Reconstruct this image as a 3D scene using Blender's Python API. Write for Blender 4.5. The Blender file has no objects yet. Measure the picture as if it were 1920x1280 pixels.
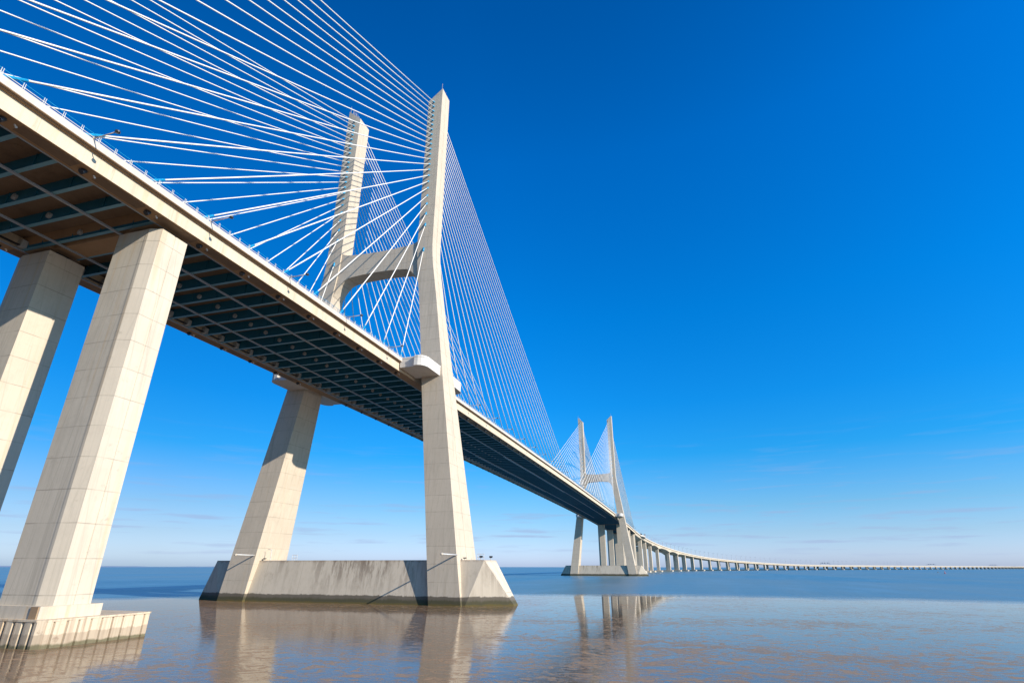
import bpy, math, random
from math import sin, cos, pi, radians, sqrt, floor
from mathutils import Vector, Matrix
random.seed(7)
sc = bpy.context.scene
COL = sc.collection

# ------------------------------------------------------------------ camera
CAM = Vector((-118.984, -74.921, 7.308))
YAW, PITCH, ROLL, FPX = 0.29305, 0.39343, 0.00123, 1017.218
F = Vector((cos(YAW)*cos(PITCH), sin(YAW)*cos(PITCH), sin(PITCH)))
Rv = Vector((sin(YAW), -cos(YAW), 0)); Uv = Rv.cross(F)
R2 = Rv*cos(ROLL) + Uv*sin(ROLL); U2 = -Rv*sin(ROLL) + Uv*cos(ROLL)
cd = bpy.data.cameras.new('camera'); cam = bpy.data.objects.new('camera', cd); COL.objects.link(cam)
cd.sensor_width = 36; cd.sensor_fit = 'HORIZONTAL'; cd.lens = FPX/1920*36
cd.clip_start = 0.5; cd.clip_end = 60000
M = Matrix((R2, U2, -F)).transposed().to_4x4(); M.translation = CAM
cam.matrix_world = M
sc.camera = cam

# ------------------------------------------------------------------ world + sun
SUN = Vector((-0.243, -0.875, 0.419)).normalized()
sun_el = math.asin(SUN.z)
w = bpy.data.worlds.new('World'); sc.world = w; w.use_nodes = True
nt = w.node_tree; N = nt.nodes; L = nt.links
bg = N['Background']
sky = N.new('ShaderNodeTexSky'); sky.sky_type = 'NISHITA'; sky.sun_disc = False
sky.sun_elevation = sun_el
sky.sun_rotation = math.atan2(SUN.x, SUN.y)
sky.altitude = 0; sky.air_density = 1.0; sky.dust_density = 0.6; sky.ozone_density = 2.0
tc = N.new('ShaderNodeTexCoord'); sep = N.new('ShaderNodeSeparateXYZ'); L.new(tc.outputs['Generated'], sep.inputs[0])
ramp = N.new('ShaderNodeValToRGB'); L.new(sep.outputs['Z'], ramp.inputs['Fac'])
def setramp(r, stops):
    e = r.color_ramp.elements
    while len(e) > 1: e.remove(e[-1])
    e[0].position = stops[0][0]; e[0].color = (*stops[0][1], 1)
    for p, c in stops[1:]:
        x = e.new(p); x.color = (*c, 1)
SKYTINT = [(0.0, (0.82, 1.05, 1.95)), (0.014, (.808, 1.039, 1.87)), (0.05, (.605, .854, 1.363)), (0.093, (.406, .795, 1.205)), (.18, (.077, .754, 1.317)),
           (.268, (.026, .75, 1.435)), (.416, (.003, .769, 1.548)), (.651, (0, .737, 1.619)), (.807, (0, .603, 1.363))]
setramp(ramp, SKYTINT)
mul = N.new('ShaderNodeMix'); mul.data_type = 'RGBA'; mul.blend_type = 'MULTIPLY'; mul.inputs['Factor'].default_value = 1
azr = N.new('ShaderNodeValToRGB'); setramp(azr, [(0.25, (1, 1, 1)), (0.5, (.97, .86, .86)), (0.75, (.93, .70, .70)), (1.0, (.9, .66, .66))]); L.new(sep.outputs['Y'], azr.inputs['Fac'])
azh = N.new('ShaderNodeValToRGB'); setramp(azh, [(0.25, (1, 1, 1)), (0.5, (.84, .86, .86)), (0.75, (.66, .70, .66)), (1.0, (.62, .66, .62))]); L.new(sep.outputs['Y'], azh.inputs['Fac'])
elf = N.new('ShaderNodeMapRange'); L.new(sep.outputs['Z'], elf.inputs[0]); elf.inputs[1].default_value = 0; elf.inputs[2].default_value = .12
azm = N.new('ShaderNodeMix'); azm.data_type = 'RGBA'; L.new(elf.outputs[0], azm.inputs['Factor']); L.new(azh.outputs[0], azm.inputs[6]); L.new(azr.outputs[0], azm.inputs[7])
mul2 = N.new('ShaderNodeMix'); mul2.data_type = 'RGBA'; mul2.blend_type = 'MULTIPLY'; mul2.inputs['Factor'].default_value = 1
L.new(sky.outputs[0], mul2.inputs[6]); L.new(azm.outputs[2], mul2.inputs[7])
L.new(mul2.outputs[2], mul.inputs[6]); L.new(ramp.outputs[0], mul.inputs[7])
# thin low cloud streaks near the horizon
mp = N.new('ShaderNodeMapping'); mp.inputs['Scale'].default_value = (4.5, 4.5, 70); mp.inputs['Location'].default_value = (1.3, .4, .2); L.new(tc.outputs['Generated'], mp.inputs[0])
cn = N.new('ShaderNodeTexNoise'); cn.inputs['Scale'].default_value = 1.6; cn.inputs['Detail'].default_value = 5; cn.inputs['Roughness'].default_value = .55
L.new(mp.outputs[0], cn.inputs['Vector'])
cr = N.new('ShaderNodeValToRGB'); setramp(cr, [(0.54, (0, 0, 0)), (0.68, (1, 1, 1))]); L.new(cn.outputs['Fac'], cr.inputs['Fac'])
band = N.new('ShaderNodeValToRGB'); setramp(band, [(0.0, (0.0,)*3), (0.02, (.3,)*3), (0.05, (.55,)*3), (0.09, (.35,)*3), (0.16, (.12,)*3), (0.22, (0,)*3)])
L.new(sep.outputs['Z'], band.inputs['Fac'])
cm = N.new('ShaderNodeMath'); cm.operation = 'MULTIPLY'; L.new(cr.outputs[0], cm.inputs[0]); L.new(band.outputs[0], cm.inputs[1])
mx = N.new('ShaderNodeMix'); mx.data_type = 'RGBA'; L.new(cm.outputs[0], mx.inputs['Factor']); L.new(mul.outputs[2], mx.inputs[6])
mx.inputs[7].default_value = (2.45, 2.95, 4.7, 1)
L.new(mx.outputs[2], bg.inputs['Color']); bg.inputs['Strength'].default_value = 0.099
sd = bpy.data.lights.new('sun', 'SUN'); sd.energy = 5.0; sd.angle = radians(0.5); sd.color = (1.0, 0.93, 0.83)
so = bpy.data.objects.new('sun', sd); COL.objects.link(so)
so.rotation_euler = SUN.to_track_quat('Z', 'Y').to_euler()
so.location = (0, -200, 200)
sc.view_settings.view_transform = 'Standard'; sc.view_settings.look = 'None'; sc.view_settings.exposure = 0.6; sc.view_settings.gamma = 1.0

# ------------------------------------------------------------------ materials
class NT:
    def __init__(s, name):
        s.m = bpy.data.materials.new(name); s.m.use_nodes = True
        s.n = s.m.node_tree.nodes; s.l = s.m.node_tree.links; s.b = s.n['Principled BSDF']
    def add(s, t, **k):
        x = s.n.new(t)
        for a, v in k.items(): setattr(x, a, v)
        return x
    def set(s, node, key, v):
        if hasattr(v, 'is_output') or isinstance(v, bpy.types.NodeSocket): s.l.new(v, node.inputs[key])
        else: node.inputs[key].default_value = v
    def math(s, op, a, b=0.0, c=None, clamp=False):
        x = s.add('ShaderNodeMath', operation=op); x.use_clamp = clamp
        s.set(x, 0, a); s.set(x, 1, b)
        if c is not None: s.set(x, 2, c)
        return x.outputs[0]
    def mix(s, f, a, b, mode='MIX'):
        x = s.add('ShaderNodeMix', data_type='RGBA', blend_type=mode)
        s.set(x, 0, f); s.set(x, 6, a if not isinstance(a, tuple) else (*a[:3], 1)); s.set(x, 7, b if not isinstance(b, tuple) else (*b[:3], 1))
        return x.outputs[2]
    def pos(s, scale=(1, 1, 1), loc=(0, 0, 0)):
        g = s.add('ShaderNodeNewGeometry'); m = s.add('ShaderNodeMapping'); m.inputs['Scale'].default_value = scale; m.inputs['Location'].default_value = loc
        s.l.new(g.outputs['Position'], m.inputs[0]); return m.outputs[0]
    def noise(s, vec, scale, detail=4, rough=.55, dist=0):
        x = s.add('ShaderNodeTexNoise'); s.l.new(vec, x.inputs['Vector'])
        x.inputs['Scale'].default_value = scale; x.inputs['Detail'].default_value = detail; x.inputs['Roughness'].default_value = rough; x.inputs['Distortion'].default_value = dist
        return x.outputs['Fac']
    def rng(s, v, a, b, c=0.0, d=1.0, smooth=True):
        x = s.add('ShaderNodeMapRange', interpolation_type='SMOOTHSTEP' if smooth else 'LINEAR')
        s.set(x, 0, v); x.inputs[1].default_value = a; x.inputs[2].default_value = b; x.inputs[3].default_value = c; x.inputs[4].default_value = d
        return x.outputs[0]
    def bump(s, h, strength=.3, dist=.05):
        x = s.add('ShaderNodeBump'); x.inputs['Strength'].default_value = strength; x.inputs['Distance'].default_value = dist
        s.l.new(h, x.inputs['Height']); s.l.new(x.outputs[0], s.b.inputs['Normal'])

def concrete(name, base, dark=None, period=0, phase=0, jointv=0, streak=.35, stain=0.2, tide=False, rust=0.0, blot=.5, sw=1.6, low=0.0, runs=False, vl=0.0, xj=0.0):
    t = NT(name)
    base = Vector(base); dk = Vector(dark) if dark else base*0.62
    big = t.noise(t.pos(), .12, 5, .6)
    fine = t.noise(t.pos(), 1.7, 6, .65)
    ver = t.noise(t.pos((sw, sw, .045)), 1.0, 5, .6)
    ver2 = t.noise(t.pos((5, 5, .10), (7, 3, 0)), 1.0, 3, .6)
    col = t.mix(t.rng(big, .35, .7, 0, blot), tuple(base), tuple(base*.86))
    col = t.mix(t.rng(fine, .4, .75, 0, .22), col, tuple(base*1.12))
    col = t.mix(t.rng(ver, .5, .72, 0, streak), col, tuple(dk))
    col = t.mix(t.rng(ver2, .52, .7, 0, streak*.5), col, tuple(dk*1.1))
    spot = t.noise(t.pos((1, 1, 1), (31, 5, 2)), .55, 4, .7)
    col = t.mix(t.rng(spot, .62, .74, 0, stain), col, tuple(dk*.8))
    g = t.add('ShaderNodeNewGeometry'); sp = t.add('ShaderNodeSeparateXYZ'); t.l.new(g.outputs['Position'], sp.inputs[0])
    if runs:
        cl = t.rng(t.noise(t.pos((.10, .10, .01), (2, 4, 0)), 1.0, 2, .5), .44, .60, 0, 1)
        rn = t.noise(t.pos((.85, .85, .02), (9, 1, 0)), 1.0, 5, .7)
        topf = t.rng(sp.outputs[2], 2.2, 8.4, .15, 1.0, False)
        col = t.mix(t.math('MULTIPLY', t.math('MULTIPLY', t.rng(rn, .46, .60, 0, .85), topf), cl), col, tuple(dk))
        cap = t.math('ADD', sp.outputs[2], t.math('MULTIPLY', rn, 1.6))
        col = t.mix(t.rng(cap, 8.9, 9.6, 0, .6), col, tuple(dk*1.6))
        pj = t.math('FRACT', t.math('DIVIDE', sp.outputs[1], 9.6)); col = t.mix(t.rng(pj, .0, .012, .5, 0), col, tuple(dk))
    mid = t.noise(t.pos((1, 1, .55), (17, 3, 8)), .32, 6, .72, .5)
    col = t.mix(t.rng(mid, .50, .68, 0, blot*.55), col, tuple(dk*1.05))
    col = t.mix(t.rng(mid, .26, .42, .35*blot, 0), col, tuple(base*1.15))
    if rust:
        rs = t.noise(t.pos((.9, .9, .03), (3, 9, 0)), 1.0, 3, .5)
        col = t.mix(t.rng(rs, .56, .7, 0, rust), col, (.50, .30, .12))
    if xj:
        fx = t.math('FRACT', t.math('DIVIDE', sp.outputs[0], xj)); dx = t.math('MINIMUM', fx, t.math('SUBTRACT', 1.0, fx))
        col = t.mix(t.rng(dx, .004, .010, .45, 0), col, tuple(dk))
        dr = t.noise(t.pos((1.1, 1.1, .12), (3, 3, 3)), 1.0, 5, .75)
        col = t.mix(t.math('MULTIPLY', t.rng(dr, .54, .66, 0, .5), t.rng(dx, .05, .35, 1, .1)), col, tuple(dk))
    if vl:
        ax = t.math('ADD', sp.outputs[1], sp.outputs[0])
        fv = t.math('FRACT', t.math('DIVIDE', t.math('ADD', ax, t.math('MULTIPLY', sp.outputs[2], .11)), vl)); dv = t.math('MINIMUM', fv, t.math('SUBTRACT', 1.0, fv))
        vn = t.rng(t.noise(t.pos((1, 1, .25), (4, 4, 4)), .5, 3), .35, .65, .05, .42)
        col = t.mix(t.math('MULTIPLY', t.rng(dv, .015, .05, 1, 0), vn), col, tuple(dk))
        wc = t.add('ShaderNodeTexWhiteNoise', noise_dimensions='2D')
        cmb = t.add('ShaderNodeCombineXYZ'); t.l.new(t.math('FLOOR', t.math('DIVIDE', t.math('ADD', ax, t.math('MULTIPLY', sp.outputs[2], .11)), vl)), cmb.inputs[0])
        t.l.new(t.math('FLOOR', t.math('DIVIDE', sp.outputs[2], max(period, 3.5))), cmb.inputs[1]); t.l.new(cmb.outputs[0], wc.inputs['Vector'])
        col = t.mix(t.rng(wc.outputs['Value'], 0, 1, 0, .16, False), col, tuple(base*.72))
    if period:
        wob = t.math('MULTIPLY', t.noise(t.pos(), .6, 2), .10)
        z = t.math('ADD', sp.outputs[2], wob)
        fr = t.math('FRACT', t.math('DIVIDE', t.math('SUBTRACT', z, phase+.05), period))
        d = t.math('MINIMUM', fr, t.math('SUBTRACT', 1.0, fr))
        j = t.rng(d, .008, .022, 1, 0)
        jn = t.rng(t.noise(t.pos((1, 1, 1), (0, 0, 9)), .35, 3), .3, .65, .12, .6)
        col = t.mix(t.math('MULTIPLY', j, jn), col, tuple(dk*.55))
        # each lift has its own slight tone
        cell = t.add('ShaderNodeTexWhiteNoise', noise_dimensions='1D')
        t.l.new(t.math('FLOOR', t.math('DIVIDE', t.math('SUBTRACT', z, phase+.05), period)), cell.inputs['W'])
        col = t.mix(t.rng(cell.outputs['Value'], 0, 1, 0, .22, False), col, tuple(base*.8))
    if tide:
        wob = t.math('ADD', t.math('MULTIPLY', t.noise(t.pos((.35, .35, .35)), 1.0, 5), .8), t.math('MULTIPLY', t.noise(t.pos((3.2, 3.2, .35), (1, 1, 1)), 1.0, 4, .7), .75))
        zz = t.math('ADD', t.math('SUBTRACT', sp.outputs[2], .27), wob)
        col = t.mix(t.rng(zz, 2.05, 2.25, .85, 0), col, (.058, .047, .034))
        col = t.mix(t.rng(zz, 1.15, 1.75, .75, 0), col, (.050, .047, .018))
        col = t.mix(t.rng(zz, .55, .95, .7, 0), col, (.115, .085, .022))
    if low:
        zz = t.math('ADD', sp.outputs[2], t.math('MULTIPLY', t.noise(t.pos((.8, .8, .8)), 1.0, 5), .8))
        col = t.mix(t.rng(zz, low+.35, low+.5, .45, 0), col, (.20, .145, .095))
        col = t.mix(t.rng(zz, low-.55, low-.3, .75, 0), col, (.060, .060, .022))
    t.l.new(col, t.b.inputs['Base Color']); t.b.inputs['Roughness'].default_value = .85
    t.b.inputs['Specular IOR Level'].default_value = .25
    t.bump(t.math('ADD', fine, t.math('MULTIPLY', ver2, .6)), .25, .04)
    return t.m

def paint(name, c, rough=.45, metal=0.0, var=.25):
    t = NT(name); n = t.noise(t.pos(), .9, 5, .6)
    col = t.mix(t.rng(n, .4, .75, 0, var), tuple(c), tuple(Vector(c)*.6))
    t.l.new(col, t.b.inputs['Base Color']); t.b.inputs['Roughness'].default_value = rough; t.b.inputs['Metallic'].default_value = metal
    return t.m

M_leg = concrete('pylon_concrete', (.515, .43, .325), vl=1.15, period=3.52, phase=4.34, streak=.5, stain=.3, tide=True, rust=.10)
M_pier = concrete('pier_concrete', (.53, .45, .345), vl=1.9, period=3.5, phase=8.09, streak=.5, stain=.5, rust=.35)
M_foot = concrete('footing_concrete', (.52, .44, .335), dark=(.15, .108, .075), streak=.2, stain=.25, tide=True, blot=.35, sw=.55, runs=True)
M_beam = concrete('edge_beam_concrete', (.56, .455, .325), streak=.3, stain=.3, rust=.2, xj=8.3)
M_soff_shade = concrete('soffit_shade_concrete', (.31, .205, .118), streak=.2, stain=.35, blot=.8)  # brown concrete with the shade of the undersides put into its colour
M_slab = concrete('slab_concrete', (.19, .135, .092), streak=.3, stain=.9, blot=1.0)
M_para = concrete('parapet_concrete', (.50, .445, .38), streak=.2, stain=.1)
M_white = concrete('fairing_paint', (.58, .54, .48), period=.62, phase=50.05, streak=.3, stain=.12)
M_via = concrete('viaduct_concrete', (.54, .44, .32), streak=.12, stain=.1)
M_vpier = concrete('viaduct_pier_concrete', (.52, .43, .32), streak=.2, stain=.2, rust=.1)
M_cof = concrete('cofferdam_concrete', (.55, .44, .31), dark=(.17, .10, .06), streak=.6, stain=.7, rust=.25, low=1.15)
M_blue = paint('blue_steel', (.013, .145, .235), .5)
M_blue2 = paint('blue_flange', (.11, .27, .36), .5)
M_rail = paint('grey_rail', (.27, .30, .33), .5)
M_cable = paint('cable_white', (.74, .69, .61), .4, var=.06)
M_tube = paint('tube_blue', (.01, .26, .46), .35)
M_dark = paint('dark_metal', (.02, .022, .025), .4)
M_lamp = paint('lamp_grey', (.42, .36, .28), .4)
M_glass = paint('lens_glass', (.10, .18, .25), .08)
M_wmetal = paint('white_metal', (.50, .48, .45), .4)
M_asph = paint('asphalt', (.05, .05, .052), .9)
M_red = paint('red_paint', (.55, .10, .10), .5)
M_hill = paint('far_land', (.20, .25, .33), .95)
M_disc = paint('grey_cover', (.40, .43, .44), .5)

# ------------------------------------------------------------------ mesh builder
class MB:
    def __init__(s): s.v = []; s.f = []
    def quad(s, *p):
        i = len(s.v); s.v += [tuple(x) for x in p]; s.f.append(tuple(range(i, i+len(p))))
    def box(s, x0, x1, y0, y1, z0, z1):
        i = len(s.v)
        s.v += [(x0,y0,z0),(x1,y0,z0),(x1,y1,z0),(x0,y1,z0),(x0,y0,z1),(x1,y0,z1),(x1,y1,z1),(x0,y1,z1)]
        for f in [(0,3,2,1),(4,5,6,7),(0,1,5,4),(1,2,6,5),(2,3,7,6),(3,0,4,7)]: s.f.append(tuple(i+k for k in f))
    def loft(s, rings, cap=True):
        n = len(rings[0]); i = len(s.v)
        for r in rings: s.v += [tuple(p) for p in r]
        for a in range(len(rings)-1):
            for k in range(n):
                k2 = (k+1) % n
                s.f.append((i+a*n+k, i+a*n+k2, i+(a+1)*n+k2, i+(a+1)*n+k))
        if cap:
            s.f.append(tuple(i+k for k in reversed(range(n)))); s.f.append(tuple(i+(len(rings)-1)*n+k for k in range(n)))
    def tube(s, pts, r, n=8, r2=None):
        pts = [Vector(p) for p in pts]; rings = []
        for a, p in enumerate(pts):
            d = (pts[min(a+1, len(pts)-1)] - pts[max(a-1, 0)]).normalized()
            up = Vector((0, 0, 1)) if abs(d.z) < .9 else Vector((1, 0, 0))
            u = d.cross(up).normalized(); v = d.cross(u)
            rr = r if r2 is None else r + (r2-r)*a/(len(pts)-1)
            rings.append([p + (u*cos(2*pi*k/n) + v*sin(2*pi*k/n))*rr for k in range(n)])
        s.loft(rings)
    def prism(s, poly, z0, z1):
        s.loft([[(x, y, z0) for x, y in poly], [(x, y, z1) for x, y in poly]])
    def build(s, name, mat, parent=None, smooth=False, kind=None):
        me = bpy.data.meshes.new(name)
        if parent is not None:
            o0 = parent['_w']; me.from_pydata([(x-o0[0], y-o0[1], z-o0[2]) for x, y, z in s.v], [], s.f)
        else: me.from_pydata(s.v, [], s.f)
        me.materials.append(mat)
        import bmesh
        bm = bmesh.new(); bm.from_mesh(me); bmesh.ops.recalc_face_normals(bm, faces=bm.faces); bm.to_mesh(me); bm.free()
        if smooth:
            for p in me.polygons: p.use_smooth = True
        ob = bpy.data.objects.new(name, me); COL.objects.link(ob)
        if parent is not None: ob.parent = parent; ob['_w'] = parent['_w']
        if kind: ob['kind'] = kind
        return ob
EMP = []
def thing(name, label, cat, loc=(0, 0, 0), group=None):
    o = bpy.data.objects.new(name, None); COL.objects.link(o); o.location = loc; o['_w'] = tuple(loc)
    o.empty_display_size = .5
    o['label'] = label; o['category'] = cat
    if group: o['group'] = group
    return o
def tag(o, label, cat, group=None):
    o['label'] = label; o['category'] = cat
    if group: o['group'] = group
    return o
def copy_thing(root, loc, label):
    def rec(o, par):
        c = o.copy(); COL.objects.link(c)
        if par is not None: c.parent = par
        for ch in o.children: rec(ch, c)
        return c
    c = rec(root, None); c.location = loc; c['label'] = label
    return c
def ordn(k):
    k += 1
    return '%d%s' % (k, 'th' if 10 <= k % 100 <= 20 else {1: 'st', 2: 'nd', 3: 'rd'}.get(k % 10, 'th'))

# ------------------------------------------------------------------ bridge alignment
S0, S1, KAP = 626.0, 1878.9, 4.9669e-4
def path(s):
    if s <= S0: return s, 0.0, 0.0
    e = min(s, S1); th = KAP*(e-S0)
    x = S0 + sin(th)/KAP; y = -(1-cos(th))/KAP
    if s > S1: x += cos(th)*(s-S1); y -= sin(th)*(s-S1)
    return x, y, th
def at(s, y, z):
    x, yy, th = path(s); return (x + y*sin(th), yy + y*cos(th), z)
ZT = [(-300, 51.75), (-92, 51.75)]
def zb(s):            # underside of the edge beams
    if s <= 420: return 50.7 - 1.75e-5*(s-210)**2
    pts = [(420, 49.93), (520, 48.6), (626, 46.6), (742, 43.9), (860, 40.0), (993, 35.0), (1123, 29.6), (1246, 25.2), (1400, 21.0), (1547, 17.8), (1700, 14.6), (1887, 11.6), (2095, 10.4), (2617, 10.0), (3300, 9.8), (8000, 9.8)]
    for (a, za), (b, zc) in zip(pts, pts[1:]):
        if s <= b: return za + (zc-za)*(s-a)/(b-a)
    return 9.8
_raw = zb
def zsm(s):
    if s <= 400: return _raw(s)
    h = 45; return sum(_raw(s+d*h) for d in (-1, -.5, 0, .5, 1))/5
zb_ = zsm

# ------------------------------------------------------------------ setting: water, far land
def water_mat():
    t = NT('estuary_water')
    g = t.add('ShaderNodeNewGeometry'); P = g.outputs['Position']
    vd = t.add('ShaderNodeVectorMath', operation='DISTANCE'); t.l.new(P, vd.inputs[0]); vd.inputs[1].default_value = (-119, -75, 0)
    wob = t.math('MULTIPLY', t.noise(t.pos((.012, .012, .012)), 1.0, 3), 46)
    wob2 = t.math('MULTIPLY', t.noise(t.pos((.09, .05, 1), (2, 2, 2)), 1.0, 5, .65), 26)
    d = t.math('ADD', vd.outputs['Value'], t.math('ADD', wob, wob2))
    far = t.rng(d, 192, 226)                                  # sheltered shallows end, wind-ruffled channel begins
    lane = t.noise(t.pos((.0016, .009, 1), (4, 1, 0)), 1.0, 6, .6, .6)
    lane2 = t.noise(t.pos((.012, .05, 1), (4, 7, 0)), 1.0, 5, .6, .6)
    blue = t.mix(t.rng(lane, .38, .62), (.060, .165, .235), (.12, .185, .205))
    blue = t.mix(t.rng(lane2, .5, .72, 0, .45), blue, (.13, .25, .34))
    broad = t.noise(t.pos((.045, .03, 1), (0, 0, 0)), 1.0, 3, .55, .6)
    streak = t.noise(t.pos((.62, .42, 1), (5, 0, 0)), 1.0, 8, .78, 1.6)
    pat = t.math('ADD', t.math('MULTIPLY', broad, .22), t.math('MULTIPLY', streak, .78))
    mud = t.mix(t.rng(pat, .44, .60), (.125, .078, .043), (.21, .130, .070))
    t.l.new(t.mix(far, mud, blue), t.b.inputs['Base Color'])
    r1 = t.noise(t.pos((.55, .22, 1)), 1.0, 3, .55, .3)
    r2 = t.noise(t.pos((2.6, 1.0, 1), (3, 8, 0)), 1.0, 4, .62, .5)
    r3 = t.noise(t.pos((8.0, 3.0, 1), (13, 8, 0)), 1.0, 2, .5)
    h = t.math('ADD', t.math('MULTIPLY', r1, .05), t.math('ADD', t.math('MULTIPLY', r2, .045), t.math('MULTIPLY', r3, .010)))
    ruf = t.rng(pat, .44, .58, .5, 1.3)
    rough = t.math('ADD', t.math('MULTIPLY', far, .30), t.math('MULTIPLY', t.rng(pat, .46, .60), .02))
    t.l.new(t.math('ADD', rough, .015), t.b.inputs['Roughness'])
    t.b.inputs['IOR'].default_value = 1.33
    t.l.new(t.rng(pat, .44, .57, .5, .25), t.b.inputs['Specular IOR Level'])
    t.b.inputs['Specular Tint'].default_value = (.66, .83, 1.0, 1)
    b = t.add('ShaderNodeBump'); b.inputs['Distance'].default_value = 1.0
    t.l.new(h, b.inputs['Height'])
    st = t.math('MULTIPLY', ruf, t.rng(vd.outputs['Value'], 30, 125, .42, .05))
    t.l.new(t.math('ADD', st, t.math('MULTIPLY', far, .45)), b.inputs['Strength'])
    t.l.new(b.outputs[0], t.b.inputs['Normal'])
    # mud-brown flecks painted in where ripple faces would mirror less sky
    dm_ = t.add('ShaderNodeBsdfDiffuse'); t.l.new(t.mix(t.rng(streak, .4, .7), (.17, .110, .068), (.33, .215, .130)), dm_.inputs['Color'])
    ms = t.add('ShaderNodeMixShader')
    sp = t.add('ShaderNodeSeparateXYZ'); t.l.new(P, sp.inputs[0])
    side = t.math('ADD', t.math('MULTIPLY', sp.outputs[1], .95), t.math('MULTIPLY', sp.outputs[0], -.30))   # browner towards the bridge: muddy, with the piers' reflection painted in
    base_ = t.rng(side, -45, 25, .03, .34)
    fk = t.math('MAXIMUM', base_, t.math('MULTIPLY', t.rng(pat, .485, .575), t.rng(vd.outputs['Value'], 40, 170, .80, .38)))
    fl = t.math('MULTIPLY', fk, t.math('SUBTRACT', 1.0, far))
    t.l.new(fl, ms.inputs[0]); t.l.new(t.b.outputs[0], ms.inputs[1]); t.l.new(dm_.outputs[0], ms.inputs[2])
    t.l.new(ms.outputs[0], t.n['Material Output'].inputs['Surface'])
    return t.m
W = MB(); R = 40000
ringr = [0, 60, 150, 300, 700, 1500, 4000, 12000, R]
n = 64
rows = []
for rr in ringr[1:]:
    rows.append([(CAM.x+rr*cos(2*pi*k/n), CAM.y+rr*sin(2*pi*k/n), 0) for k in range(n)])
W.v += rows[0]; W.f.append(tuple(range(n)))
for a in range(len(rows)-1):
    i = len(W.v); W.v += rows[a+1]; j = i-n
    for k in range(n): W.f.append((j+k, i+k, i+(k+1) % n, j+(k+1) % n))
wo = W.build('water', water_mat(), kind='structure')

def ridge(name, az0, az1, dist, hmax, seed, step=.12):
    rnd = random.Random(seed); m = MB(); pts = []; a = az0; h = 0
    ks = int((az1-az0)/step); ph = [rnd.uniform(0, 6.28) for _ in range(6)]
    prev = None
    for k in range(ks+1):
        t = k/ks; az = radians(az0 + (az1-az0)*t)
        e = sin(pi*t)**.5 if 0 < t < 1 else 0
        h = hmax*e*(.55 + .2*sin(9*t+ph[0]) + .13*sin(23*t+ph[1]) + .08*sin(61*t+ph[2]) + .05*sin(140*t+ph[3]))
        c = []
        for dd, hh in ((0, -2), (80, h*.55+.5), (500, h+.6), (1500, h*.8), (2200, -2)):
            c.append((CAM.x+(dist+dd)*cos(az), CAM.y+(dist+dd)*sin(az), hh))
        if prev:
            for q in range(4): m.quad(prev[q], c[q], c[q+1], prev[q+1])
        prev = c
    return m.build(name, M_hill, kind='structure')
ridge('far_shore', 33, 75, 9500, 26, 3)
ridge('hills', -36, -22, 11000, 100, 5)

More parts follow.
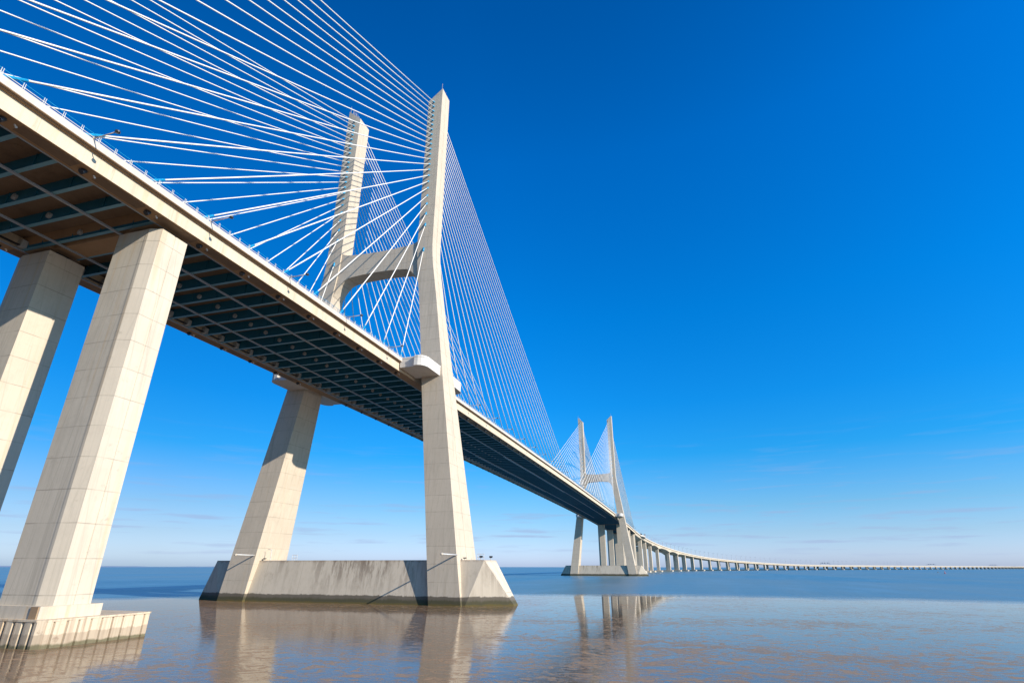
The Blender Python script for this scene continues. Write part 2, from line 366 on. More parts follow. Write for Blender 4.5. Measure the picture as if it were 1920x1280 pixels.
# ------------------------------------------------------------------ pylons
def leg_y(z):
    if z >= 92: return 12.25, 16.8
    if z <= 82:
        return 12.25 + (87-z)*.1239, 16.8 + (87-z)*.1535
    t = (92-z)/10.0            # smooth kink
    k = t*t/2
    return 12.25 + k*10*.1239, 16.8 + k*10*.1535
def leg_d(z): return 2.65 if z >= 72 else 2.65 + (72-z)*.0486
def make_pylon():
    t = thing('bridge_pylon', 'nearer and far larger of the two H-shaped concrete pylons, on a battered footing', 'pylon', (0, 0, 0), 'pylons of the cable-stayed bridge')
    for s in (-1, 1):
        m = MB(); rings = []
        zs = [-1.5, 20, 40, 60, 72, 82, 84, 86, 88, 90, 92, 110, 130]
        def ring(z, zi=None, zo=None):
            yi, yo = leg_y(z); d = leg_d(z); g = .14
            P = [(-d, yi), (-d, yo), (-g, yo), (-g*.7, yo-.1), (g*.7, yo-.1), (g, yo), (d, yo), (d, yi)]
            out = []
            for x, y in P:
                zz = z if zi is None else zi + (zo-zi)*(y-yi)/(yo-yi)
                out.append((x, s*y, zz))
            return out
        for z in zs: rings.append(ring(z))
        rings.append(ring(140, 143.1, 147.3))
        m.loft(rings); lg = m.build('leg', M_leg, t)
        # lightning rod + top rails
        m = MB(); m.tube([(-2.4, s*16.5, 146.8), (-2.4, s*16.5, 149.6)], .05, 5); m.build('lightning_rod', M_lamp, lg)
        if s > 0:
            m = MB()
            for x, y in ((-2.2, 15.6), (-2.2, 14.4), (-.6, 15.6), (-.6, 14.4)):
                zz = 143.1 + (y-12.25)/4.55*4.2
                m.tube([(x, y, zz-.1), (x, y, zz+1.3)], .05, 5)
            for dz in (.7, 1.3): m.tube([(-2.2, 15.6, 146.2+dz), (-2.2, 14.4, 145.1+dz), (-.6, 14.4, 145.1+dz), (-.6, 15.6, 146.2+dz), (-2.2, 15.6, 146.2+dz)], .04, 4)
            m.build('safety_rail', M_wmetal, lg)
    # crossbeam: arched soffit, dished top
    m = MB(); top = []; bot = []
    ys = [-13.3, -12.9, -12.45, -12.0, -11.3, -10.4, -9.2, -7.5, -4, 0, 4, 7.5, 9.2, 10.4, 11.3, 12.0, 12.45, 12.9, 13.3]
    def bz(y):
        a = abs(y)
        if a <= 7.5: return 83.75 - .35*(a/7.5)**2
        u = (a-7.5)/5.8; return 83.4 - 5.4*u**2.6 if u < 1 else 78.0
    def tz(y):
        a = abs(y); return 90.35 + .4*(a/9)**2 if a < 9 else 90.75 + 1.0*((a-9)/3.2)**2.2 if a < 12.2 else 92.4
    for x in (-2.25, 2.25): pass
    A = [(-2.25, y, bz(y)) for y in ys] + [(-2.25, y, tz(y)) for y in reversed(ys)]
    B = [(2.25, y, z) for _, y, z in A]
    nA = len(ys)
    i = len(m.v); m.v += A + B; nn = len(A)
    for k in range(nn):
        k2 = (k+1) % nn; m.f.append((i+k, i+k2, i+nn+k2, i+nn+k))
    for k in range(nA-1):
        a, b, c, d = k, k+1, nn-2-k, nn-1-k
        m.f.append((i+a, i+b, i+c, i+d)); m.f.append((i+nn+d, i+nn+c, i+nn+b, i+nn+a))
    m.build('crossbeam', M_leg, t)
    # footing: battered block with triangular cut corners
    m = MB()
    def lerp(a, b, u): return tuple(a[k] + (b[k]-a[k])*u for k in range(3))
    for_top = {}
    T = [(-3.9, -34.2, 8.65), (3.9, -34.2, 8.65), (3.9, 34.2, 8.65), (-3.9, 34.2, 8.65)]
    def down(tp, x, y, z=-1.5): u = (8.65-z)/8.65; return (tp[0]+(x-tp[0])*u, tp[1]+(y-tp[1])*u, z)
    Bf = []
    for sx, sy, tp in ((-1, -1, T[0]), (1, -1, T[1]), (1, 1, T[2]), (-1, 1, T[3])):
        a = down(tp, sx*5.4, sy*30.8); b = down(tp, sx*1.4, sy*40.0)
        Bf.append((a, b))
    m.quad(*T)
    for k in range(4):
        m.quad(T[k], Bf[k][0], Bf[k][1])
    m.quad(T[0], T[1], Bf[1][1], Bf[0][1]); m.quad(T[2], T[3], Bf[3][1], Bf[2][1])
    m.quad(T[1], T[2], Bf[2][0], Bf[1][0]); m.quad(T[3], T[0], Bf[0][0], Bf[3][0])
    fo = m.build('footing', M_foot, t)
    # white fairings that carry the walkway round each leg at deck level
    z0 = zb_(0)
    for s in (-1, 1):
        for sx in (-1, 1):
            m = MB()
            poly = [(sx*11.6, s*15.0), (sx*11.6, s*18.7), (sx*12.3, s*18.9), (sx*12.25, s*19.8), (sx*11.9, s*20.6), (sx*11.2, s*21.2), (sx*10.2, s*21.55), (sx*3.2, s*21.7), (sx*3.2, s*15.0)]
            m.prism(poly, z0+.55, z0+2.6)
            pl = m.build('walkway_fairing', M_white, t)
            m = MB()
            # parapet lip, a little proud of the fairing
            lip = [(x+(sx*.06 if abs(x) > 11 else 0), y+s*.06) for x, y in poly]
            inner = [(sx*11.3, s*15.0), (sx*11.3, s*18.9), (sx*11.9, s*19.1), (sx*11.85, s*19.7), (sx*11.6, s*20.3), (sx*11.0, s*20.85), (sx*10.1, s*21.2), (sx*3.2, s*21.35)]
            outer = lip[:8]
            for k in range(7):
                a, b, c, d = outer[k], outer[k+1], inner[k+1], inner[k]
                m.prism([a, b, c, d] if s*sx < 0 else [d, c, b, a], z0+2.602, z0+3.0)
            m.build('fairing_lip', M_white, pl)
    return t
P1 = make_pylon()
P2 = copy_thing(P1, (420, 0, 0), 'farther of the two H-shaped concrete pylons, small in the distance')

# ------------------------------------------------------------------ main deck
deck = thing('bridge_deck', 'cream-edged road deck with blue steel girders underneath, hung from the stay cables', 'bridge deck', (0, 0, 0))
def sweep(m, prof, s0, s1, step, zf=zb_, side=1):
    ns = max(1, int(math.ceil((s1-s0)/step))); rings = []
    for a in range(ns+1):
        s = s0 + (s1-s0)*a/ns; z = zf(s)
        rings.append([at(s, side*y, z+h) for y, h in prof])
    m.loft(rings)
XA, XB = -206.0, 626.0
for s in (-1, 1):
    m = MB(); sweep(m, [(12.35, 0.0), (14.7, 0.0), (14.7, 2.05), (12.35, 1.95)], XA, XB, 12, side=s); eb = m.build('edge_beam', M_beam, deck)
    m = MB(); sweep(m, [(14.7+.002, 2.0), (15.42, 2.13), (15.42, 3.0), (15.14, 3.0), (15.14, 2.35), (14.702, 2.35)], XA, XB, 12, side=s); pp_ = m.build('parapet', M_para, deck)
    m = MB(); sweep(m, [(14.703, 1.90), (15.39, 2.07), (15.39, 2.16), (14.703, 2.16)], XA, XB, 12, side=s); m.build('overhang_shade_strip', M_soff_shade, pp_)  # thin strip, shade below the overhang put into its colour
    m = MB(); sweep(m, [(12.37, -.03), (14.68, -.03), (14.68, .03), (12.37, .03)], XA, XB, 12, side=s); m.build('beam_shade_plate', M_soff_shade, eb)  # thin plate that carries the beam's underside shade as colour
    # darker shuttered panels on the beam soffit, between cable anchorages
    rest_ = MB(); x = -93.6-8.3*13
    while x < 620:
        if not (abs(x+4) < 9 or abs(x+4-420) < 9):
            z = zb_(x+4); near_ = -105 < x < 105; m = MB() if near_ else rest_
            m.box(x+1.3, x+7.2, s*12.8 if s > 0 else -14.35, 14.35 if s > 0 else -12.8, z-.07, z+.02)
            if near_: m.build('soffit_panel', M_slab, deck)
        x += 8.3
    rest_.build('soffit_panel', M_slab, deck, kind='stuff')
    # light steel angle along the inner edge
    m = MB(); sweep(m, [(12.12, -.06), (12.345, -.06), (12.345, .10), (12.12, .10)], XA, XB, 12, side=s); m.build('edge_angle', M_rail, eb)
    # railing
    m = MB(); sweep(m, [(15.21, 3.30), (15.27, 3.30), (15.27, 3.37), (15.21, 3.37)], XA, XB, 12, side=s)
    x = XA
    while x < XB:
        if not any(abs(x-c) < 11 for c in (0, 420)):
            z = zb_(x)
            m.box(x-.025, x+.025, s*15.20 if s > 0 else -15.28, 15.28 if s > 0 else -15.20, z+2.9, z+3.85); m.box(x+.15, x+.20, s*15.20 if s > 0 else -15.28, 15.28 if s > 0 else -15.20, z+2.9, z+3.85)
        x += 2.0
    ra = m.build('railing', M_wmetal, deck)
    m = MB(); sweep(m, [(15.22, 3.76), (15.26, 3.76), (15.26, 3.80), (15.22, 3.80)], XA, XB, 12, side=s); m.build('rail_wire', M_tube, ra)
    # inspection pipes below the beam
    m = MB()
    for yy, zz in ((11.75, .32), (11.45, .32)): sweep(m, [(yy, zz), (yy+.12, zz), (yy+.12, zz+.12), (yy, zz+.12)], XA, -2, 12, side=s)
    m.build('service_pipe', M_dark, deck)
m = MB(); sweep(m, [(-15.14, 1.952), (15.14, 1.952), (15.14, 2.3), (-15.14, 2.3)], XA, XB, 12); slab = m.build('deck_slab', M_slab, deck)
m = MB(); sweep(m, [(-14.0, 2.304), (14.0, 2.304), (14.0, 2.36), (-14.0, 2.36)], XA, XB, 12); m.build('road_surface', M_asph, slab)
m = MB(); sweep(m, [(-.3, 2.36), (.3, 2.36), (.12, 3.2), (-.12, 3.2)], XA, XB, 12); m.build('median_barrier', M_para, deck)
for yy in (-5.45, 5.2):
    m = MB(); sweep(m, [(yy-.17, -.16), (yy+.17, -.16), (yy+.17, .06), (yy-.17, .06)], -196, 414, 12); m.build('gantry_rail', M_rail, deck)
# cross girders (steel I-sections); one mesh, many objects
def girder_mesh(detail):
    m = MB()
    m.box(-.02, .02, -12.3, 12.3, .12, 1.95); m.box(-.02, .02, -12.3, 12.3, .12, 1.95) if False else None
    for y in (-11.2, -8.4, -2.6, 2.6, 8.4, 11.2):
        m.box(-.16, .16, y-.03, y+.03, .12, 1.93)
    return m
gm = girder_mesh(1)
g0 = gm.build('cross_girder', M_blue, deck)
fm = MB(); fm.box(-.26, .26, -12.3, 12.3, .08, .12); f0 = fm.build('flange', M_blue2, g0)
dm = MB()
for sgn in (-1,):
    dm.tube([(-.34, 1.15, .95), (-.02, 1.15, .95)], .40, 14)
    dm.tube([(-.40, 1.15, .95), (-.34, 1.15, .95)], .22, 10)
d0 = dm.build('round_cover', M_disc, g0)
em = MB()
em.box(-.9, -.03, 11.3, 12.32, .2, 1.3)
e0 = em.build('end_plate', M_disc, g0)
gx = []
x = -10.6+8.3/4 - 4.15*46
while x < 618:
    gx.append(x); x += 4.15
gx = [x for x in gx if not any(abs(x-c) < 1.6 for c in (-72.4, 492, 562.6, 624.6))]
vis = sorted([x for x in gx if x > -112])[:100]
first = True
rest = []
for x in gx:
    if x in vis:
        if first: g, first = g0, False; kids = list(g0.children)
        else:
            g = g0.copy(); COL.objects.link(g); g.parent = deck
            for c in kids:
                if c.name.startswith('round_cover') and x > 120: continue
                q = c.copy(); COL.objects.link(q); q.parent = g
        g.location = (x, 0, zb_(x))
    else: rest.append(x)
m = MB()
for x in rest:
    z = zb_(x); m.box(x-.02, x+.02, -12.3, 12.3, z+.12, z+1.95); m.box(x-.26, x+.26, -12.3, 12.3, z+.08, z+.12)
m.build('cross_girder', M_blue, deck, kind='stuff')
# concrete cross beams over the piers
for x in (-72.4, 492, 562.6, 624.6):
    z = zb_(x); m = MB()
    m.loft([[(x-2.6, -12.34, z+.75), (x+2.6, -12.34, z+.75), (x+2.6, 12.34, z+.75), (x-2.6, 12.34, z+.75)],
            [(x-2.9, -12.34, z+1.95), (x+2.9, -12.34, z+1.95), (x+2.9, 12.34, z+1.95), (x-2.9, 12.34, z+1.95)]])
    m.loft([[(x-1.5, -12.34, z+.02), (x+1.5, -12.34, z+.02), (x+1.5, 12.34, z+.02), (x-1.5, 12.34, z+.02)],
            [(x-1.7, -12.34, z+.748), (x+1.7, -12.34, z+.748), (x+1.7, 12.34, z+.748), (x-1.7, 12.34, z+.748)]])
    for s in (-1, 1): m.box(x-2.2, x+2.2, s*10-2.6, s*10+2.6, z-.05, z+.74)
    m.build('pier_cross_beam', M_soff_shade, deck)
# wider lengths of the inspection track hung under the main span
for yy, x0_ in ((-5.45, 100), (5.2, 95)):
    m = MB(); rings = []
    for a in range(36):
        for dx, hw in ((0, .42), (1.5, .42), (1.55, .16 if yy > 0 else .34), (3.4, .16 if yy > 0 else .34)):
            x = x0_+a*3.45+dx; z = zb_(x)-.45
            rings.append([(x, yy-hw, z), (x, yy+hw, z), (x, yy+hw, z+.27), (x, yy-hw, z+.27)])
    m.loft(rings); m.build('inspection_track', M_rail, deck)
# anchor housings under the beams
K = 23
for c, sg in ((0, -1), (0, 1), (420, -1), (420, 1)):
    for s in (-1, 1):
        mm = MB(); m2 = MB()
        for k in range(K):
            x = c + sg*(10.6+8.3*k); z = zb_(x)
            if c == 0: mm = MB(); m2 = MB()
            mm.tube([(x, s*13.6, z+.02), (x+sg*.35, s*13.6, z-.42)], .34, 10)
            m2.tube([(x+.9, s*13.75, z+.02), (x+1.15, s*13.75, z-.28)], .12, 6)
            if c == 0:
                h = mm.build('anchor_socket', M_dark, deck); m2.build('drain_spout', M_wmetal, h)
        if c: mm.build('anchor_socket', M_dark, deck, kind='stuff'); m2.build('drain_spout', M_wmetal, deck, kind='stuff')

# ------------------------------------------------------------------ stay cables
ZA = [88.6, 96.7, 100.4, 103.8, 106.6, 109.3, 111.6, 113.8, 115.9, 117.9, 119.8, 121.7, 123.6, 125.5, 127.3, 129.2, 131.1, 133.0, 134.8, 136.7, 138.5, 140.4, 142.2]
for c, cn_ in ((0, 'nearer'), (420, 'farther')):
    for s, en in ((-1, 'near'), (1, 'far')):
        for sg, gn in ((-1, 'approach'), (1, 'far')):
            for k in range(K):
                x = c + sg*(10.6+8.3*k); z = zb_(x)+2.3
                ya = 14.2; A = Vector((c+sg*2.6, s*ya, ZA[k])); T = Vector((x, s*14.52, z+2.55)); dd = (T-A).normalized(); B = T + dd*((T.z-z)/-dd.z)
                side = 'before' if sg < 0 else 'beyond'
                t = thing('stay_cable', '%s stay cable out from the %s pylon, %s it, on the %s deck edge' % (ordn(k), cn_, side, en), 'stay cable', tuple(B), 'stay cables of the %s pylon' % cn_)
                D = (A-B); Ln = D.length; d = D.normalized()
                n_ = 7; sag = Ln*Ln*1.6e-5*.9
                def pt(u): return B + D*u - Vector((0, 0, 4*sag*u*(1-u)))
                u0 = (T-B).length/Ln; u1 = 1-1.0/Ln
                near = c == 0
                m = MB(); m.tube([pt(u0+(u1-u0)*q/n_) for q in range(n_+1)], .117 if near else .14, 8 if near else 5); m.build('cable', M_cable, t, smooth=True)
                m = MB(); m.tube([B, pt(u0*1.02)], .19, 8 if near else 5); m.build('guide_tube', M_tube, t, smooth=True)
                m = MB(); m.tube([pt(1-1.1/Ln), pt(1+.3/Ln)], .26, 8 if near else 5); m.build('anchor_head', M_tube, t, smooth=True)

# ------------------------------------------------------------------ piers of the side spans
OCT = lambda s, hx, yi, yo, cx, cy, x0: [(x0-hx+.01, s*yi), (x0-hx+.01, s*(yo-cy-.6)), (x0-hx-.02, s*(yo-cy-.35)), (x0-hx-.02, s*(yo-cy)), (x0-hx+cx, s*yo), (x0-.12, s*yo), (x0-.07, s*(yo-.09)), (x0+.07, s*(yo-.09)), (x0+.12, s*yo), (x0+hx-cx, s*yo), (x0+hx, s*(yo-cy)), (x0+hx, s*yi)]
near = thing('bridge_pier', 'nearest bridge pier, two thick concrete columns standing on a corrugated concrete cofferdam', 'pier', (-72.4, 0, 0), 'piers of the bridge')
for s in (-1, 1):
    m = MB(); m.prism(OCT(s, 2.5, 6.4, 13.3, .55, 1.6, -72.4), 3.0 if s < 0 else 3.0, 48.45); c = m.build('column', M_pier, near)
    m = MB()
    for dy in (8.3, 11.2): m.box(-73.3, -71.5, s*dy-.7, s*dy+.7, 48.452, 49.25)
    m.build('bearing', M_dark, c)
m = MB(); m.prism([(-75.5, -13.3), (-75.5, 16), (-69.4, 16), (-69.4, -13.75), (-75.0, -13.75)], 1.0, 3.66); m.build('pile_cap', M_pier, near)
m = MB(); m.box(-75.62, -75.50, -13.2, -12.2, 2.3, 3.62); m.build('cap_panel', M_soff_shade, near)  # brown panel standing slightly proud of the cap face
# cofferdam with corrugated faces
m = MB()
crn = random.Random(11)
def corr(p0, p1, pitch, depth, nrm, wide):
    Ln = sqrt((p1[0]-p0[0])**2+(p1[1]-p0[1])**2); k = max(1, int(round(Ln/pitch))); out = []
    ux, uy = (p1[0]-p0[0])/Ln, (p1[1]-p0[1])/Ln; pl = Ln/k
    for a in range(k):
        j_ = crn.uniform(-.05, .05); dd_ = depth*crn.uniform(.75, 1.15); b_ = crn.uniform(-.03, .05)
        pat_ = ((.0, b_), (.36+j_, b_), (.42+j_, -dd_), (.62+j_, -dd_*.6), (.70+j_, b_)) if wide else ((.0, b_), (.40+j_, b_+.02), (.45+j_, -dd_), (.52+j_, -dd_), (.62+j_, b_-.03))
        for t_, d_ in pat_:
            q = pl*(a+t_)
            out.append((p0[0]+ux*q+nrm[0]*d_, p0[1]+uy*q+nrm[1]*d_))
    return out
ply = corr((-76.0, 18), (-76.0, -14.2), 1.22, .55, (-1, 0), True)
ply += [(-76.0, -14.2), (-75.6, -14.75)]
ply += corr((-75.4, -14.8), (-64.3, -14.8), 1.3, .42, (0, -1), False)
ply += [(-64.2, -14.8), (-63.9, -14.5), (-63.9, 18)]
m.prism(ply, -1.5, 2.32)
cf = m.build('cofferdam', M_cof, near)
m = MB(); m.prism([(-76.05, 18.02), (-76.05, -14.1), (-75.5, -14.85), (-64.25, -14.87), (-63.85, -14.6), (-63.85, 18.02)], 2.322, 2.50); m.build('coping', M_cof, cf)

# side-span piers beyond the farther pylon
for k, x in enumerate((492, 562.6, 624.6)):
    t = thing('bridge_pier', '%s pier past the farther pylon, tall columns under the straight deck end' % ordn(k), 'pier', (x, 0, 0), 'piers of the bridge')
    for s in (-1, 1):
        m = MB(); m.prism(OCT(s, 2.5, 6.4, 13.3, .55, 1.6, x), 2.5, zb_(x)-.1); m.build('column', M_vpier, t)
    m = MB(); m.box(x-4, x+4, -16, 16, -1.5, 2.6); m.build('pile_cap', M_vpier, t)

# ------------------------------------------------------------------ viaduct
PS = [719, 767, 819, 886, 982, 1052] + [801.66+62.03*k for k in range(5, 85)]
def gdepth(s):
    base = 1.6
    for a, b in ((819, 886), (886, 982), (982, 1052)):
        if a <= s <= b:
            u = abs((s-a)/(b-a)*2-1); return base + 2.6*u**2.2*(1 if (b-a) > 60 else .6)
    if 1052 < s < 1111: u = (1111-s)/60; return base+1.6*u**3
    return base
via = thing('viaduct_deck', 'long low approach viaduct deck curving away to the right along the horizon', 'bridge deck', (626, 0, 0))
SE = 6000
def vz(s): return zb_(s)
m = MB()
for s in (-1, 1):
    rings = []; q = XB
    while q <= SE:
        z = vz(q); dp = gdepth(q)
        rings.append([at(q, s*y, z+h) for y, h in ((4.4, -dp+.7), (13.6, -dp+.7), (14.6, 1.9), (3.6, 1.9))])
        q += 6 if q < 1120 else (30 if q < 2000 else 120)
    m.loft(rings)
m.build('box_girder', M_via, via)
m = MB(); sweep(m, [(-15.4, 1.9), (15.4, 1.9), (15.4, 2.3), (-15.4, 2.3)], XB+.01, SE, 30); m.build('deck_slab', M_via, via)
for s in (-1, 1):
    m = MB(); sweep(m, [(15.14, 2.302), (15.42, 2.302), (15.42, 3.35), (15.14, 3.35)], XB+.01, SE, 30, side=s); m.build('parapet', M_para, via)
m = MB(); sweep(m, [(-14, 2.304), (14, 2.304), (14, 2.33), (-14, 2.33)], XB+.01, SE, 30); m.build('road_surface', M_asph, via)
# lay-by bulging out from deck
m = MB(); m.loft([[at(q, -15.43, vz(q)+h) for h in (1.2, 3.3)] + [at(q, -15.43-bw, vz(q)+h) for h in (3.3, 1.6)] for q, bw in ((690, .02), (706, 2.6), (722, 2.8), (738, .02))])
m.build('lay_by', M_para, via)

u_leg = None
for k, s in enumerate(PS):
    x, y, th = path(s); zt = vz(s)-gdepth(s)+.62
    desc = '%s viaduct pier counted from the end of the cable-stayed deck' % ordn(k)
    t = bpy.data.objects.new('viaduct_pier', None); COL.objects.link(t); t.location = (x, y, 0); t.rotation_euler = (0, 0, -th); t['_w'] = (0, 0, 0)
    tag(t, desc, 'pier', 'piers of the approach viaduct')
    if u_leg is None:
        legs = []
        for sd_ in (-1, 1):
            m = MB(); m.prism([(-1.5, sd_*7.2), (-1.5, sd_*11.9), (-1.0, sd_*12.4), (1.0, sd_*12.4), (1.5, sd_*11.9), (1.5, sd_*7.2)], 0, 1); legs.append(m.build('column', M_vpier, t))
        m = MB(); m.prism([(-3, -15), (-3.0, 15), (-1.5, 16.5), (1.5, 16.5), (3, 15), (3, -15), (1.5, -16.5), (-1.5, -16.5)], -1.5, 2.3); capo = m.build('pile_cap', M_vpier, t)
        u_leg = legs; parts = legs
    else:
        parts = []
        for o in u_leg: q = o.copy(); COL.objects.link(q); q.parent = t; parts.append(q)
        q = capo.copy(); COL.objects.link(q); q.parent = t
    for o in parts: o.location = (0, 0, 2.0); o.scale = (1, 1, zt-2.0)

# lamp posts along viaduct
lp = None; k = 0; s = 650
while s < 2700:
    x, y, th = path(s)
    desc = '%s thin lamp post along the viaduct after the cable-stayed part' % ordn(k)
    if lp is None:
        t = thing('lamp_post', desc, 'lamp post', (0, 0, 0), 'lamp posts along the viaduct')
        m = MB(); m.tube([(0, 0, 0), (0, 0, 14)], .34, 6, .24); m.build('post', M_wmetal, t)
        m = MB(); m.tube([(0, -2.2, 14.1), (0, 0, 13.9), (0, 2.2, 14.1)], .09, 5); m.build('arm', M_wmetal, t)
        m = MB()
        for q in (-2.6, 2.6): m.box(-.18, .18, q-.5, q+.5, 14.0, 14.2)
        m.build('lamp_head', M_lamp, t); lp = t
    else: t = copy_thing(lp, (0, 0, 0), desc)
    t.location = (x, y, vz(s)+2.33); t.rotation_euler = (0, 0, -th)
    s += 31.0; k += 1

# sign gantries over the viaduct carriageway
for k, (s, lb) in enumerate(((2075, 'nearest of the three sign gantries over the viaduct road on the horizon'), (3020, 'middle one of the three sign gantries over the viaduct road'), (3900, 'farthest of the three sign gantries over the viaduct road on the horizon'))):
    x, y, th = path(s); z = vz(s)+2.3
    t = thing('sign_gantry', lb, 'sign gantry', (x, y, z), 'sign gantries on the viaduct')
    m = MB()
    for q in (-14.8, 14.8): m.box(x-.3, x+.3, y+q-.3, y+q+.3, z, z+7.5)
    m.build('post', M_rail, t)
    m = MB(); m.box(x-.5, x+.5, y-15.1, y+15.1, z+6.9, z+7.6); m.build('beam', M_rail, t)
    m = MB()
    for q in (-9, 0.5, 8): m.box(x-.75, x-.62, y+q-1.9, y+q+1.9, z+6.2, z+8.3)
    m.build('sign_panel', M_blue, t)
    t.rotation_euler = (0, 0, -th)

# service lorry parked in the lay-by
x, y, th = path(712); z = vz(712)+2.34
t = thing('truck', 'dark lorry parked beside a white board on the widened viaduct deck', 'truck', (x, y, z)); t.rotation_euler = (0, 0, -th)
m = MB(); m.loft([[(x-4.6, y-14.6, z+.9), (x+1.6, y-14.6, z+.9), (x+1.6, y-12.1, z+.9), (x-4.6, y-12.1, z+.9)], [(x-4.6, y-14.6, z+3.9), (x+1.6, y-14.6, z+3.9), (x+1.6, y-12.1, z+3.9), (x-4.6, y-12.1, z+3.9)]]); m.build('cargo_box', M_dark, t)
m = MB(); m.loft([[(x+1.9, y-14.5, z+.6), (x+4.1, y-14.5, z+.6), (x+4.1, y-12.2, z+.6), (x+1.9, y-12.2, z+.6)], [(x+1.9, y-14.5, z+2.9), (x+3.5, y-14.4, z+2.9), (x+3.5, y-12.3, z+2.9), (x+1.9, y-12.2, z+2.9)]]); m.build('cab', M_dark, t)
for q in (-3.4, -2.0, 3.0):
    m = MB()
    for yy in (-14.5, -12.5): m.tube([(x+q, y+yy-.15, z+.5), (x+q, y+yy+.25, z+.5)], .5, 12)
    m.build('wheel', M_dark, t)
x, y, th = path(738); z = vz(738)+2.3
t = thing('roadside_sign', 'white upright board on the viaduct edge just right of the dark lorry', 'sign', (x, y-15, z))
m = MB(); m.box(x-.1, x+.1, y-15.6, y-14.4, z, z+1.4); m.build('post', M_wmetal, t)
m = MB(); m.box(x-.3, x-.12, y-16.4, y-13.9, z+1.4, z+5.6); m.build('board', M_wmetal, t)

# ------------------------------------------------------------------ navigation-light arms on the near deck edge
la = None; xs = [-86.6+17.05*k for k in range(-4, 40)]
xs = [x for x in xs if not (abs(x) < 13 or abs(x-420) < 13) and x < 600]
for k, x in enumerate(xs):
    z = zb_(x)+3.05
    rel = ('%s one before the nearer pylon' % ordn(sum(1 for q in xs if x < q < 0))) if x < 0 else ('%s one beyond the nearer pylon' % ordn(sum(1 for q in xs if 0 < q < x)))
    lb = 'lamp on an arm out of the near parapet, ' + rel
    if la is None:
        t = thing('outrigger_lamp', lb, 'lamp', (0, 0, 0), 'lamps on arms along the near deck edge')
        m = MB(); m.tube([(0, .25, -.02), (0, -3.3, .06)], .07, 6); m.tube([(0, .1, -.5), (0, .1, .35)], .06, 6); m.tube([(0, .1, .35), (0, -1.4, .03)], .025, 4); m.build('arm', M_lamp, t, smooth=True)
        m = MB(); m.tube([(0, -3.55, .26), (0, -3.55, .12)], .08, 10, .22); m.tube([(0, -3.55, .12), (0, -3.55, -.08)], .27, 12); m.tube([(0, -3.55, -.08), (0, -3.55, -.15)], .24, 12, .18)
        hd = m.build('lamp_head', M_dark, t)
        m = MB(); m.tube([(0, -3.55, -.155), (0, -3.55, -.19)], .15, 12, .1); m.build('lens', M_glass, hd)
        la = t
    else: t = copy_thing(la, (0, 0, 0), lb)
    t.location = (x, -15.42, z)

# ------------------------------------------------------------------ things on the footings
def davit(loc, ln, lb, rz=0):
    t = thing('mooring_arm', lb, 'pole', loc, 'poles on the pylon legs'); x, y, z = loc
    m = MB(); m.tube([(x+.3, y, z), (x-ln, y, z+.05)], .16, 8, .12); m.build('pole', M_wmetal, t, smooth=True)
    m = MB(); m.tube([(x-ln-.05, y, z+.05), (x-ln-.5, y, z-.1)], .28, 10, .16); m.build('lamp', M_lamp, t)
davit((-5.72, -28.65, 9.62), 7.4, 'white horizontal pole jutting from foot of the nearer pylon\'s right leg, casting a slanting shadow')
davit((-5.72, 22.25, 9.75), 5.6, 'white horizontal pole jutting from foot of the nearer pylon\'s left leg')
def flood(x, y, lb, h=.75):
    t = thing('floodlight', lb, 'floodlight', (x, y, 8.65), 'floodlights on the near footing')
    m = MB(); m.tube([(x, y, 8.6), (x, y, 8.65+h*.7)], .06, 6); m.tube([(x-.25, y, 8.7), (x+.25, y, 8.7)], .05, 5); m.build('stand', M_lamp, t)
    m = MB(); m.loft([[(x-.2, y-.28, 8.65+h*.65), (x+.2, y-.28, 8.65+h*.65), (x+.2, y+.28, 8.65+h*.65), (x-.2, y+.28, 8.65+h*.65)], [(x-.05, y-.35, 8.65+h*1.15), (x+.35, y-.35, 8.65+h*1.05), (x+.35, y+.35, 8.65+h*1.05), (x-.05, y+.35, 8.65+h*1.15)]]); m.build('head', M_dark, t)
flood(-1.5, -32.6, 'small dark floodlight on the near footing beside the right leg handrail')
flood(1.5, -33.8, 'small dark floodlight at the outer right corner on top of the near footing')
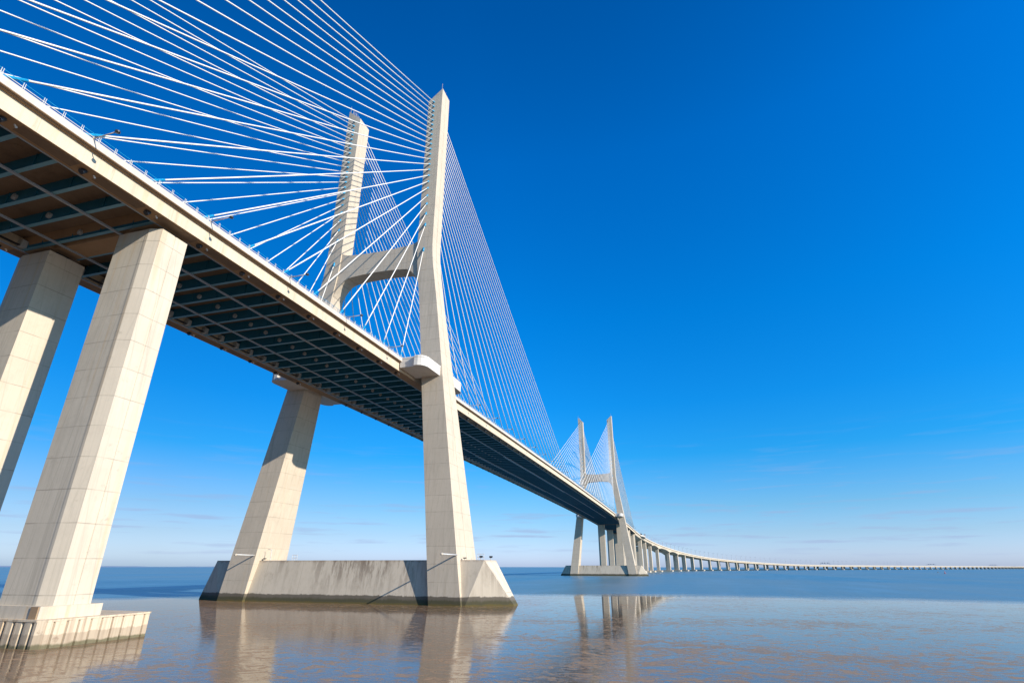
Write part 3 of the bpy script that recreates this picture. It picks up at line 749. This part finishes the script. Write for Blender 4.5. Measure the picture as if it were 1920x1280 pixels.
flood(0, 33.4, 'small dark floodlight at the outer left corner on top of the near footing')
flood(-3.3, -29.6, 'small dark floodlight at the edge of the near footing, at base of the right leg', .45)
flood(-3.3, 21.2, 'small dark floodlight at the edge of the near footing, at base of the left leg', .45)
def handrail(x, y0, y1, lb):
    t = thing('handrail', lb, 'handrail', (x, y0, 8.65), 'handrails on the near footing')
    m = MB()
    for yy in (y0, (y0+y1)/2, y1): m.tube([(x, yy, 8.6), (x, yy, 9.95)], .05, 5)
    m.build('post', M_wmetal, t)
    m = MB()
    for zz in (9.3, 9.95): m.tube([(x, y0, zz), (x, y1, zz)], .05, 5)
    m.build('rail', M_wmetal, t)
handrail(2.4, -31.9, -30.4, 'short white handrail on the near footing between the right leg and a floodlight')
handrail(2.4, 30.2, 31.6, 'short handrail on the near footing at outer side of the left leg')
handrail(3.0, 16.9, 18.3, 'short blue-shadowed handrail on the near footing at the inner side of the left leg')
def ladder():
    t = thing('davit_crane', 'small white hooked post standing at base of the left leg on the near footing', 'davit', (-3.2, 19.6, 8.65))
    m = MB(); m.tube([(-3.2, 19.6, 8.6), (-3.2, 19.6, 10.9), (-3.2, 20.1, 11.1), (-3.2, 20.7, 11.1)], .09, 6); m.build('post', M_wmetal, t)
ladder()

# ------------------------------------------------------------------ buoys far out
def buoy(px, py, lb, mat, h):
    d = F + R2*((px-960)/FPX) - U2*((py-640)/FPX); q = CAM + d*(-CAM.z/d.z)
    t = thing('buoy', lb, 'buoy', (q.x, q.y, 0), 'buoys off the viaduct')
    m = MB(); x, y = q.x, q.y; m.tube([(x, y, -.4), (x, y, .5)], 1.1, 12); m.build('float', mat, t)
    m = MB(); m.tube([(x, y, .5), (x, y, h)], .5, 8, .15); m.build('mast', mat, t)
buoy(1759, 1073.0, 'dark channel buoy floating in front of the far viaduct', M_dark, 1.6)
buoy(1772, 1074.5, 'pinkish red channel buoy right of the dark one, in front of the far viaduct', M_red, 3.4)

for o in bpy.data.objects:
    if '_w' in o: del o['_w']
